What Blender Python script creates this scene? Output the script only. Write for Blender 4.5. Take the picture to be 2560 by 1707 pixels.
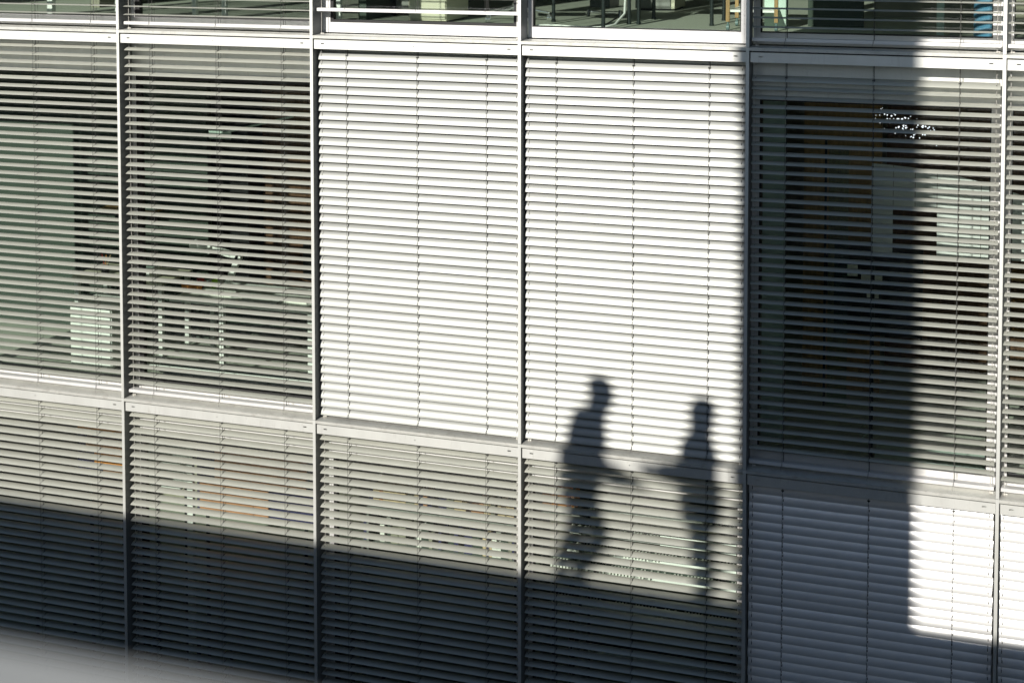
import bpy, bmesh, math, random
from mathutils import Vector, Matrix
random.seed(7)
R = math.radians
scene = bpy.context.scene
col = scene.collection
for o in list(bpy.data.objects): bpy.data.objects.remove(o)

# ------------------------------------------------------------------ camera, light, exposure
H = 3.30                                     # storey height; facade plane y = 0, rooms towards +y
CAM = (7.236, -11.225, 1.056)
cd = bpy.data.cameras.new('camera'); cam = bpy.data.objects.new('camera', cd); col.objects.link(cam)
cd.sensor_width = 36.0; cd.lens = 3664.46 / 2560 * 36.0
cd.shift_x = 0.0; cd.shift_y = -892.74 / 2560
cd.clip_start = 0.05; cd.clip_end = 2000
yaw, pitch, roll = 0.30986, -0.05062, -0.00055
cam.matrix_world = (Matrix.Translation(CAM) @ Matrix.Rotation(yaw, 4, 'Z') @
                    Matrix.Rotation(math.pi / 2 + pitch, 4, 'X') @ Matrix.Rotation(roll, 4, 'Z'))
cd.dof.use_dof = True; cd.dof.focus_distance = 11.9; cd.dof.aperture_fstop = 1.7
scene.camera = cam

SUN_EL, SUN_AZ = R(25.0), R(10.0)            # azimuth measured from -Y towards -X
sx, sy, sz = -math.sin(SUN_AZ) * math.cos(SUN_EL), -math.cos(SUN_AZ) * math.cos(SUN_EL), math.sin(SUN_EL)
world = bpy.data.worlds.new('World'); scene.world = world; world.use_nodes = True
wn = world.node_tree.nodes; wl = world.node_tree.links; wn.clear()
sky = wn.new('ShaderNodeTexSky'); sky.sky_type = 'NISHITA'; sky.sun_disc = False
sky.sun_elevation = SUN_EL; sky.sun_rotation = math.atan2(sx, sy)
sky.air_density = 1.0; sky.dust_density = 0.3; sky.ozone_density = 1.7
bg = wn.new('ShaderNodeBackground'); bg.inputs['Strength'].default_value = 0.058
wo = wn.new('ShaderNodeOutputWorld')
wl.new(sky.outputs[0], bg.inputs[0]); wl.new(bg.outputs[0], wo.inputs[0])
sl = bpy.data.lights.new('sun', 'SUN'); sl.energy = 4.6; sl.angle = R(0.58); sl.color = (1.0, 0.955, 0.89)
so = bpy.data.objects.new('sun', sl); col.objects.link(so)
so.rotation_euler = Vector((sx, sy, sz)).to_track_quat('Z', 'Y').to_euler(); so.location = (0, -30, 20)
vs = scene.view_settings; vs.view_transform = 'Standard'; vs.look = 'None'; vs.exposure = 0.35; vs.gamma = 1.0
vs.use_curve_mapping = False
try:
    scene.cycles.max_bounces = 8; scene.cycles.transparent_max_bounces = 24
    scene.cycles.diffuse_bounces = 4; scene.cycles.glossy_bounces = 4
except Exception: pass

# ------------------------------------------------------------------ materials
def mat(name, c, rough=.5, metal=0.0, vary=.10, scale=6.0, dirt=None, dirt_amt=.0, dirt_scale=20., stretch=(1, 1, 1),
        bump=.0, bump_scale=80., rnd=.0, spec=.5, dirt_lo=.55, dirt_hi=.72):
    m = bpy.data.materials.new(name); m.use_nodes = True
    n = m.node_tree.nodes; l = m.node_tree.links
    b = n['Principled BSDF']; b.inputs['Roughness'].default_value = rough; b.inputs['Metallic'].default_value = metal
    b.inputs['Specular IOR Level'].default_value = spec
    tc = n.new('ShaderNodeTexCoord'); mp = n.new('ShaderNodeMapping'); mp.inputs['Scale'].default_value = stretch
    oi = n.new('ShaderNodeObjectInfo'); va = n.new('ShaderNodeVectorMath'); va.operation = 'MULTIPLY_ADD'
    l.new(oi.outputs['Random'], va.inputs[0]); va.inputs[1].default_value = (37, 19, 53)
    l.new(tc.outputs['Object'], va.inputs[2]); l.new(va.outputs[0], mp.inputs['Vector'])
    nz = n.new('ShaderNodeTexNoise'); nz.inputs['Scale'].default_value = scale; nz.inputs['Detail'].default_value = 5
    l.new(mp.outputs[0], nz.inputs['Vector'])
    mr = n.new('ShaderNodeMapRange'); mr.inputs[1].default_value = .3; mr.inputs[2].default_value = .7
    mr.inputs[3].default_value = 1 - vary; mr.inputs[4].default_value = 1 + vary
    l.new(nz.outputs[0], mr.inputs[0])
    mul = n.new('ShaderNodeVectorMath'); mul.operation = 'SCALE'; mul.inputs[0].default_value = c
    l.new(mr.outputs[0], mul.inputs['Scale']); out = mul.outputs[0]
    if rnd:
        r2 = n.new('ShaderNodeMapRange'); r2.inputs[3].default_value = 1 - rnd; r2.inputs[4].default_value = 1 + rnd
        l.new(oi.outputs['Random'], r2.inputs[0])
        m2 = n.new('ShaderNodeVectorMath'); m2.operation = 'SCALE'; l.new(out, m2.inputs[0]); l.new(r2.outputs[0], m2.inputs['Scale'])
        out = m2.outputs[0]
    if dirt:
        dn = n.new('ShaderNodeTexNoise'); dn.inputs['Scale'].default_value = dirt_scale; dn.inputs['Detail'].default_value = 6
        dn.inputs['Roughness'].default_value = .7; l.new(mp.outputs[0], dn.inputs['Vector'])
        dr = n.new('ShaderNodeMapRange'); dr.inputs[1].default_value = dirt_lo; dr.inputs[2].default_value = dirt_hi
        dr.inputs[4].default_value = dirt_amt; l.new(dn.outputs[0], dr.inputs[0])
        mx = n.new('ShaderNodeMix'); mx.data_type = 'RGBA'; l.new(dr.outputs[0], mx.inputs[0])
        l.new(out, mx.inputs[6]); mx.inputs[7].default_value = (*dirt, 1); out = mx.outputs[2]
    l.new(out, b.inputs['Base Color'])
    if bump:
        bn = n.new('ShaderNodeTexNoise'); bn.inputs['Scale'].default_value = bump_scale; l.new(mp.outputs[0], bn.inputs['Vector'])
        bp = n.new('ShaderNodeBump'); bp.inputs['Strength'].default_value = bump; bp.inputs['Distance'].default_value = .004
        l.new(bn.outputs[0], bp.inputs['Height']); l.new(bp.outputs[0], b.inputs['Normal'])
    return m

def glass_mat(name, tint, base=.035, rough=0.0):
    m = bpy.data.materials.new(name); m.use_nodes = True
    n = m.node_tree.nodes; l = m.node_tree.links; n.clear()
    o = n.new('ShaderNodeOutputMaterial'); mx = n.new('ShaderNodeMixShader')
    t = n.new('ShaderNodeBsdfTransparent'); t.inputs[0].default_value = (*tint, 1)
    g = n.new('ShaderNodeBsdfGlossy'); g.inputs['Roughness'].default_value = rough; g.inputs[0].default_value = (.92, .92, 1, 1)
    lw = n.new('ShaderNodeLayerWeight'); lw.inputs[0].default_value = .5
    pw = n.new('ShaderNodeMath'); pw.operation = 'POWER'; pw.inputs[1].default_value = 4.5
    ma = n.new('ShaderNodeMath'); ma.operation = 'MULTIPLY_ADD'; ma.inputs[1].default_value = .9; ma.inputs[2].default_value = base
    ma.use_clamp = True
    l.new(lw.outputs['Facing'], pw.inputs[0]); l.new(pw.outputs[0], ma.inputs[0]); l.new(ma.outputs[0], mx.inputs[0])
    l.new(t.outputs[0], mx.inputs[1]); l.new(g.outputs[0], mx.inputs[2]); l.new(mx.outputs[0], o.inputs[0])
    return m

M = {}
M['alu'] = mat('facade_aluminium', (.77, .775, .735), .56, metal=.82, vary=.05, scale=3, dirt=(.34, .32, .28), dirt_amt=.40, dirt_scale=6, stretch=(3, 1, .7), dirt_lo=.55, dirt_hi=.85)
M['alu_side'] = mat('fin_side_painted_shade', (.15, .155, .155), .5, metal=.3, vary=.08, scale=5)  # shade on the fin sides is put into this darker grey
M['plate'] = mat('sill_aluminium', (.60, .60, .555), .55, metal=.55, vary=.08, scale=5, dirt=(.27, .25, .21), dirt_amt=.55, dirt_scale=11, bump=.15, bump_scale=30, dirt_lo=.5, dirt_hi=.8)
M['frame'] = mat('window_frame_paint', (.72, .715, .70), .5, metal=.4, vary=.04, scale=4, dirt=(.4, .38, .34), dirt_amt=.3, dirt_scale=9, dirt_lo=.6, dirt_hi=.85)
M['slat'] = mat('slat_aluminium', (.505, .512, .45), .60, metal=.42, vary=.05, scale=9, dirt=(.30, .31, .25), dirt_amt=.45, dirt_scale=26, stretch=(.5, 2.2, 2.2), rnd=.035, dirt_lo=.56, dirt_hi=.80)
M['slat_white'] = mat('slat_pale_aluminium', (.36, .368, .345), .46, metal=.30, vary=.04, scale=9, dirt=(.40, .40, .34), dirt_amt=.4, dirt_scale=18, stretch=(.5, 2.2, 2.2), rnd=.03, dirt_lo=.58, dirt_hi=.85)
M['slat_blue'] = mat('slat_silver_aluminium', (.88, .88, .86), .42, metal=.45, vary=.03, scale=9, rnd=.04)
M['cord'] = mat('dark_cord', (.05, .05, .045), .7)
M['steel'] = mat('rod_steel', (.62, .60, .55), .35, metal=.3)
M['gasket'] = mat('black_gasket', (.012, .012, .012), .6)
M['glass'] = glass_mat('window_glass', (.90, .935, .91), .032)
M['glass_frosted'] = glass_mat('door_glass', (.80, .93, .86), .10, .15)
M['concrete'] = mat('pale_concrete', (.40, .395, .38), .85, vary=.12, scale=2, dirt=(.2, .2, .18), dirt_amt=.4, dirt_scale=3, bump=.3, bump_scale=40)
M['deck'] = mat('deck_concrete', (.335, .34, .325), .8, vary=.08, scale=5, bump=.2)
M['render'] = mat('opposite_wall_render', (.22, .21, .20), .9, vary=.12, scale=1.5)
M['darkglass'] = mat('opposite_window_glass', (.02, .025, .03), .08, vary=.02)
M['asphalt'] = mat('asphalt', (.055, .055, .055), .9, vary=.2, scale=3, bump=.4, bump_scale=60)
M['ceil'] = mat('ceiling_paint', (.45, .46, .43), .9, vary=.04)
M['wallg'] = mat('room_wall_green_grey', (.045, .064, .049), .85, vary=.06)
M['walld'] = mat('room_wall_dark', (.27, .26, .20), .85, vary=.1)
M['panelgreen'] = mat('pale_green_panel', (.50, .62, .55), .6, vary=.05)
M['carpet'] = mat('carpet', (.38, .41, .34), .95, vary=.10, scale=60, bump=.5, bump_scale=300)
M['woodbrown'] = mat('brown_wood', (.13, .065, .032), .5, vary=.3, scale=4, stretch=(12, 12, 1))
M['ochre'] = mat('ochre_wood', (.34, .21, .08), .5, vary=.25, scale=4, stretch=(10, 10, 1))
M['white'] = mat('white_laminate', (.84, .86, .82), .45, vary=.03)
M['paper'] = mat('paper', (.80, .80, .74), .8, vary=.03)
M['cream'] = mat('cream_laminate', (.62, .60, .46), .5, vary=.04)
M['greycab'] = mat('grey_laminate', (.22, .23, .21), .5, vary=.05)
M['black'] = mat('black_plastic', (.015, .016, .017), .45)
M['darkmetal'] = mat('dark_metal', (.035, .045, .045), .35, metal=.5)
M['chrome'] = mat('polished_aluminium', (.75, .76, .76), .18, metal=.9)
M['red'] = mat('red_plastic', (.45, .03, .02), .5); M['orange'] = mat('orange_card', (.75, .28, .05), .6, vary=.15)
M['lime'] = mat('lime_plastic', (.35, .60, .05), .5); M['blue'] = mat('blue_plastic', (.09, .26, .42), .4, vary=.06)
M['terracotta'] = mat('terracotta_board', (.50, .24, .12), .8, vary=.15, scale=8)
M['tan'] = mat('tan_card', (.62, .47, .28), .8, vary=.15); M['navy'] = mat('navy_card', (.03, .03, .10), .6)
M['refl'] = mat('reflection_panel_white', (.70, .70, .70), .8, vary=.05)  # pale colour of the panels that stand in for a reflected building
M['teal'] = mat('teal_pipe_paint', (.13, .20, .20), .45)
M['skin'] = mat('skin', (.50, .30, .21), .55, vary=.05); M['hair'] = mat('dark_hair', (.03, .02, .015), .6)
M['jacket'] = mat('dark_jacket_cloth', (.05, .055, .07), .9, vary=.15, scale=20); M['coat'] = mat('brown_coat_cloth', (.12, .08, .06), .9, vary=.15, scale=20)
M['trousers'] = mat('jeans_cloth', (.05, .07, .12), .9, vary=.2, scale=30); M['shoe'] = mat('shoe_leather', (.02, .018, .016), .5)
bead = bpy.data.materials.new('glowing_glint_bead'); bead.use_nodes = True
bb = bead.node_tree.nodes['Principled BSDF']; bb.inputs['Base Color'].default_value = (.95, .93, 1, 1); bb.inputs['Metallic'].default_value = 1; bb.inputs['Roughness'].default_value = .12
bb.inputs['Emission Color'].default_value = (.9, .92, 1, 1); bb.inputs['Emission Strength'].default_value = 1.1  # glow stands in for glints reflected in the glass
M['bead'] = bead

# ------------------------------------------------------------------ mesh helpers
class MB:
    def __init__(s): s.v = []; s.f = []; s.m = []; s.sm = []
    def quad(s, pts, mi=0, smooth=False):
        b = len(s.v); s.v += [tuple(p) for p in pts]; s.f.append(tuple(range(b, b + len(pts)))); s.m.append(mi); s.sm.append(smooth)
    def box(s, x0, x1, y0, y1, z0, z1, mi=0, rot=None, org=None):
        if x0 > x1: x0, x1 = x1, x0
        if y0 > y1: y0, y1 = y1, y0
        if z0 > z1: z0, z1 = z1, z0
        c = [(x, y, z) for x in (x0, x1) for y in (y0, y1) for z in (z0, z1)]
        if rot is not None: c = [tuple(rot @ Vector(p) + Vector(org or (0, 0, 0))) for p in c]
        b = len(s.v); s.v += c
        for q in ((0, 1, 3, 2), (4, 6, 7, 5), (0, 4, 5, 1), (2, 3, 7, 6), (0, 2, 6, 4), (1, 5, 7, 3)):
            s.f.append(tuple(b + i for i in q)); s.m.append(mi); s.sm.append(False)
        return s
    def tube(s, pts, r, n=6, mi=0, caps=True, r2=None):
        pts = [Vector(p) for p in pts]; rings = []
        for i, p in enumerate(pts):
            a = pts[min(i + 1, len(pts) - 1)] - pts[max(i - 1, 0)]; a.normalize()
            u = a.cross(Vector((0, 0, 1)))
            if u.length < 1e-3: u = a.cross(Vector((0, 1, 0)))
            u.normalize(); w = a.cross(u)
            rr = r if r2 is None else r + (r2 - r) * i / (len(pts) - 1)
            b = len(s.v); s.v += [tuple(p + (u * math.cos(t) + w * math.sin(t)) * rr) for t in [2 * math.pi * k / n for k in range(n)]]
            rings.append(b)
        for a, b in zip(rings, rings[1:]):
            for k in range(n):
                s.f.append((a + k, a + (k + 1) % n, b + (k + 1) % n, b + k)); s.m.append(mi); s.sm.append(n > 5)
        if caps:
            s.quad([s.v[rings[0] + k] for k in range(n)], mi); s.quad([s.v[rings[-1] + k] for k in reversed(range(n))], mi)
        return s
    def mesh(s, name, mats, recalc=True):
        me = bpy.data.meshes.new(name); me.from_pydata(s.v, [], s.f)
        for k in (mats if isinstance(mats, (list, tuple)) else [mats]): me.materials.append(M[k])
        me.polygons.foreach_set('material_index', s.m); me.polygons.foreach_set('use_smooth', s.sm)
        if recalc: bm = bmesh.new(); bm.from_mesh(me); bmesh.ops.recalc_face_normals(bm, faces=bm.faces); bm.to_mesh(me); bm.free()
        me.update(); return me

def link(name, me, parent=None, loc=(0, 0, 0), rot=(0, 0, 0)):
    o = bpy.data.objects.new(name, me); col.objects.link(o); o.location = loc; o.rotation_euler = rot
    if parent: o.parent = parent
    return o
def tag(o, label=None, cat=None, group=None, kind=None):
    if label: o['label'] = label
    if cat: o['category'] = cat
    if group: o['group'] = group
    if kind: o['kind'] = kind
    return o
def thing(name, label, cat, loc=(0, 0, 0), group=None, rz=0):
    o = bpy.data.objects.new(name, None); col.objects.link(o); o.location = loc; o.rotation_euler = (0, 0, rz)
    o.empty_display_size = .1
    return tag(o, label, cat, group)
def boxo(name, m, parent, x0, x1, y0, y1, z0, z1, loc=(0, 0, 0), bevel=0):
    o = link(name, MB().box(x0, x1, y0, y1, z0, z1).mesh(name, m), parent, loc)
    if bevel:
        b = o.modifiers.new('bevel', 'BEVEL'); b.width = bevel; b.segments = 2
    return o

# ------------------------------------------------------------------ ground, opposite terrace
g = boxo('ground', 'asphalt', None, -600, 600, -600, 600, -.2, 0, (0, 0, -9.9)); tag(g, kind='structure')
DECK = .60; EDGE = -10.475
terr = thing('terrace_building', 'grey concrete building with a flat roof terrace, its blurred edge in the bottom left corner', 'building', (1, -14, -9.9))
def tl(x, y, z): return (x - 1, y + 14, z + 9.9)
def tbox(name, m, x0, x1, y0, y1, z0, z1):
    a = tl(x0, y0, z0); b = tl(x1, y1, z1); return boxo(name, m, terr, a[0], b[0], a[1], b[1], a[2], b[2])
tbox('roof_deck', 'deck', -16, 18, -22, EDGE, DECK - .28, DECK)
tbox('wall', 'render', -15.8, 17.8, -21.8, EDGE - .25, -9.9, DECK - .282)
for k, z in enumerate((-2.6, -5.9, -9.0)):
    for i in range(12):
        x = -14.6 + i * 2.7
        w = link('window', MB().box(0, 1.7, 0, .03, 0, 1.7).mesh('opposite_window', 'darkglass'), terr, tl(x, EDGE - .248, z))
pil = thing('concrete_pillar', 'tall pale concrete pillar standing on the roof terrace beside the camera', 'pillar', (4.135, -11.3, DECK))
link('shaft', MB().box(-.655, .655, -.2, .2, 0, 9.5).mesh('pillar_shaft', 'concrete'), pil)
link('base', MB().box(-.68, .68, -.23, .23, 0.001, .12).mesh('pillar_base', 'concrete'), pil)

# ------------------------------------------------------------------ office facade
XMAIN = [-0.01527, 1.86198, 3.70342, 5.53982, 7.4102]
XM = [-3.72, -1.868] + XMAIN + [9.268, 11.12]          # fin centres; bay k lies between XM[k] and XM[k+1]
NB = len(XM) - 1
LV = [H, 0.0, -H, -2 * H]                              # top surface of each transom plate
FB = thing('office_building', 'glass and aluminium office building, its fins, plates and window grid filling the picture', 'building', (0, 0, -9.9))
def L(p): return (p[0], p[1], p[2] + 9.9)
FINW = .0125
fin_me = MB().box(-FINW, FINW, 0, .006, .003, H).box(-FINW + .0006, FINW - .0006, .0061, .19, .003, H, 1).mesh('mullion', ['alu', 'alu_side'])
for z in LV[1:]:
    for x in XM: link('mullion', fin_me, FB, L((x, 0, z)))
for x in XM: link('mullion', MB().box(-FINW, FINW, 0, .19, .003, .9).mesh('mullion_top', 'alu'), FB, L((x, 0, H)))
def holed_front(mb, x0, x1, z0, z1, holes, y, t):
    xs = sorted({x0, x1, *[h[0] for h in holes], *[h[1] for h in holes]}); zs = sorted({z0, z1, *[h[2] for h in holes], *[h[3] for h in holes]})
    def ish(a, b):
        return any(h[0] - 1e-6 <= a and b[0] <= h[1] + 1e-6 and h[2] - 1e-6 <= b[1] and b[2] <= h[3] + 1e-6 for h in holes)
    for i in range(len(xs) - 1):
        for j in range(len(zs) - 1):
            a, b, c, d = xs[i], xs[i + 1], zs[j], zs[j + 1]
            if any(h[0] - 1e-6 <= a and b <= h[1] + 1e-6 and h[2] - 1e-6 <= c and d <= h[3] + 1e-6 for h in holes): continue
            mb.quad([(a, y, c), (b, y, c), (b, y, d), (a, y, d)])
    for h in holes:                                   # reveals of the slots
        a, b, c, d = h
        mb.quad([(a, y, c), (a, y + t, c), (a, y + t, d), (a, y, d)]); mb.quad([(b, y, c), (b, y + t, c), (b, y + t, d), (b, y, d)])
        mb.quad([(a, y, c), (b, y, c), (b, y + t, c), (a, y + t, c)]); mb.quad([(a, y, d), (b, y, d), (b, y + t, d), (a, y + t, d)])
for z in LV:
    for k in range(NB):
        x0, x1 = XM[k] + FINW + .0005, XM[k + 1] - FINW - .0005
        w = x1 - x0
        # transom plate with a folded front lip and a slight fall to the outside
        mb = MB()
        P = [(0, 0), (0, -.026), (.004, -.026), (.004, -.004), (.160, .0), (.160, .004), (0, 0)]
        prof = [(.0005, -.0012), (.0005, -.026), (.0045, -.026), (.0045, -.006), (.162, .000), (.162, .0045)]
        n = len(prof)
        for (ya, za), (yb, zb) in zip(prof, prof[1:] + prof[:1]):
            mb.quad([(0, ya, za), (w, ya, za), (w, yb, zb), (0, yb, zb)])
        mb.quad([(0, a, b) for a, b in prof]); mb.quad([(w, a, b) for a, b in reversed(prof)])
        link('sill_plate', mb.mesh('sill_plate', 'plate'), FB, L((x0, 0, z)))
        # blind housing: folded cover with two slots and a centre hole
        mb = MB(); bx0, bx1 = .008, w - .0008; zt, zb = -.038, -.112; y = .012
        cx = w / 2
        holes = [(bx0 + .063, bx0 + .093, -.075, -.066), (bx1 - .093, bx1 - .063, -.075, -.066), (cx - .004, cx + .004, -.077, -.069)]
        holed_front(mb, bx0, bx1, zb, zt, holes, y, .003)
        mb.box(bx0, bx1, y + .0031, y + .030, zt - .003, zt)          # top flange
        mb.box(bx0, bx1, y, y + .012, zb - .003, zb)                 # bottom return
        mb.box(bx0, bx1, y + .060, y + .062, zb + .01, zt - .012)   # inner rail behind the slots
        mb.box(bx0, bx1, .1450, .152, zb + .02, -.007, 1)  # black filler added to darken the gap like its shadow line
        link('blind_housing', mb.mesh('blind_housing', ['alu', 'gasket']), FB, L((x0, 0, z)))  # gasket black colours the added shadow-line filler
        mb = MB().box(0, w, .265, .30, -.30, -.05).box(0, w, .265, .30, -.028, .002)
        link('floor_edge', mb.mesh('floor_edge', 'gasket'), FB, L((x0, 0, z)))
# windows: frame > pane, gasket
for r, z in enumerate(LV[1:]):
    ph = .42 if r < 2 else .365
    for k in range(NB):
        x0, x1 = XM[k] + FINW + .001, XM[k + 1] - FINW - .001
        w = x1 - x0; hz = H - .002
        sash = (k in (3,))                            # the opening windows have a black reveal
        lw, rw, bw = (.073, .073, .098) if sash else (.036, .068, .100)
        if k in (1, 5, 6): lw = .055
        top = hz - ph
        y0, y1 = .198, .262
        mb = MB()
        mb.box(0, lw, y0, y1, .012, top); mb.box(w - rw, w, y0, y1, .012, top)
        mb.box(lw, w - rw, y0, y1, .012, bw)
        mb.box(0, w, y0 - .006, y1, top, top + .03)                   # nose of the head panel
        mb.box(0, w, y0 + .004, y1, top + .0302, hz - .032, 1 if r < 2 else 0)        # head panel
        # raised glazing bead lines
        mb.box(lw + .018, w - rw - .018, y0 - .004, y0, bw - .014, bw - .002)
        mb.box(w - rw + .020, w - rw + .024, y0 - .004, y0, .02, top)
        fr = link('window', mb.mesh('window_frame', ['frame', 'alu']), FB, L((x0, 0, z)))
        gl = .026 if sash else (.045 if k == 2 else .008)
        mb = MB()
        mb.box(lw + .0002, lw + gl, y0 + .008, y1, bw, top - .001); gr = min(gl, .026); mb.box(w - rw - gr, w - rw - .0002, y0 + .008, y1, bw, top - .001)
        mb.box(lw + gl, w - rw - gr, y0 + .008, y1, bw + .0002, bw + gr * .9); mb.box(lw + gl, w - rw - gr, y0 + .008, y1, top - gr * 1.2, top - .001)
        link('gasket', mb.mesh('gasket', 'gasket'), fr)
        mb = MB().box(lw + gl - .002, w - rw - gr + .002, y0 + .03, y0 + .054, bw + gr * .9 - .002, top - gr * 1.2 + .002)
        link('pane', mb.mesh('pane', 'glass'), fr)
        if r == 1 and k == 2:
            link('guard_rail', MB().box(.05, w - .04, .275, .295, .215, .235).mesh('guard_rail', 'white'), fr)
    # room shell of this storey
for z in LV:
    tag(link('floor', MB().box(XM[0], XM[-1], .31, 9, -.30, -.001).mesh('floor_slab', 'carpet'), FB, L((0, 0, z))))
    link('ceiling', MB().box(XM[0], XM[-1], .301, 8.9, -.34, -.302).mesh('ceiling', 'ceil'), FB, L((0, 0, z)))
link('end_wall', MB().box(XM[0] - .3, XM[0] - .014, 0.0, 9, -9.9, H + .9).mesh('end_wall', 'concrete'), FB, L((0, 0, 0)))
link('end_wall', MB().box(XM[-1] + .014, XM[-1] + .3, 0.0, 9, -9.9, H + .9).mesh('end_wall', 'concrete'), FB, L((0, 0, 0)))
link('back_wall', MB().box(XM[0] + .01, XM[-1] - .01, 8.5, 8.7, -6.6, H).mesh('back_wall', 'walld'), FB, L((0, 0, 0)))
link('base_wall', MB().box(XM[0], XM[-1], .04, .30, -9.9, -6.92).mesh('base_wall', 'concrete'), FB, L((0, 0, 0)))
link('parapet', MB().box(XM[0], XM[-1], .20, .5, H + .02, H + .9).mesh('parapet', 'alu'), FB, L((0, 0, 0)))
link('roof', MB().box(XM[0], XM[-1], .51, 9, H + .3, H + .5).mesh('roof', 'concrete'), FB, L((0, 0, 0)))
# room partitions
def part(name, m, x0, x1, y0, y1, z0, z1): link(name, MB().box(x0, x1, y0, y1, z0, z1).mesh(name, m), FB, L((0, 0, 0)))
part('partition_wall', 'walld', -1.95, -1.85, 2.5, 8.4, .0, H - .35)
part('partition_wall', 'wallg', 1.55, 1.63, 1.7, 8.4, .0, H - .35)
part('partition_wall', 'panelgreen', 5.40, 5.60, 1.9, 1.98, .0, H - .35)
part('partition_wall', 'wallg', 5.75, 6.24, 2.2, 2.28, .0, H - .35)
part('partition_wall', 'walld', 6.24, 9.2, 3.6, 3.7, .0, H - .35)
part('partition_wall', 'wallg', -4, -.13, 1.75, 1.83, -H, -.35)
part('partition_wall', 'walld', -.13, 1.7, 3.1, 3.2, -H, -.35)
part('partition_wall', 'walld', 1.72, 1.8, .5, 8.4, -H, -.35)
part('partition_wall', 'panelgreen', 5.555, 5.735, .78, .86, -H, -.35)
part('wood_wall', 'ochre', 5.74, 6.42, 2.1, 2.18, -H, -.35)
part('wood_wall', 'woodbrown', 6.42, 9.3, 2.9, 2.98, -H, -.35)
part('partition_wall', 'walld', -4, 9.2, 5.2, 5.3, -2 * H, -H - .35)

# ------------------------------------------------------------------ venetian blinds
def slat_mesh(w, mname, sag=.0085):
    mb = MB(); n = 8; hw = .04; t = .0009
    Rr = (hw * hw + sag * sag) / (2 * sag)
    def arc(off):
        out = []
        for i in range(n + 1):
            y = -hw + 2 * hw * i / n
            out.append((y, math.sqrt(Rr * Rr - y * y) - (Rr - sag) - sag * .6 + off))
        return out
    up, dn = arc(t), arc(-t)
    def sheet(a):                                     # each face strip has its own vertices so that it shades cleanly
        b = len(mb.v)
        for y, z in a: mb.v += [(0, y, z), (w, y, z)]
        for i in range(len(a) - 1):
            mb.f.append((b + 2 * i, b + 2 * i + 1, b + 2 * i + 3, b + 2 * i + 2)); mb.m.append(0); mb.sm.append(True)
    sheet(up); sheet(dn[::-1])
    sheet([dn[0], (dn[0][0] - .0012, dn[0][1] + .0006), (up[0][0] - .0004, up[0][1] + .0006), up[0]])   # rolled front edge
    sheet([up[-1], (up[-1][0] + .0008, up[-1][1] - .0006), dn[-1]])
    for x in (0, w): mb.quad([(x, y, z) for y, z in up + dn[::-1]])
    # dark punched openings for rods and lift tapes
    top = lambda y: math.sqrt(Rr * Rr - y * y) - (Rr - sag) - sag * .6 + t + .0006
    for x in (.0265, w - .0265): mb.quad([(x - .003, -.012, top(-.012)), (x + .003, -.012, top(-.012)), (x + .003, .010, top(.010)), (x - .003, .010, top(.010))], 1)
    for x in LAD(w): mb.quad([(x + .002, -.009, top(-.009)), (x + .009, -.009, top(-.009)), (x + .009, .009, top(.009)), (x + .002, .009, top(.009))], 1)
    return mb.mesh('slat', [mname, 'cord'], False)
def LAD(w): return (.258, .258 + (w - .516) * .5, w - .258 - .03)

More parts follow.
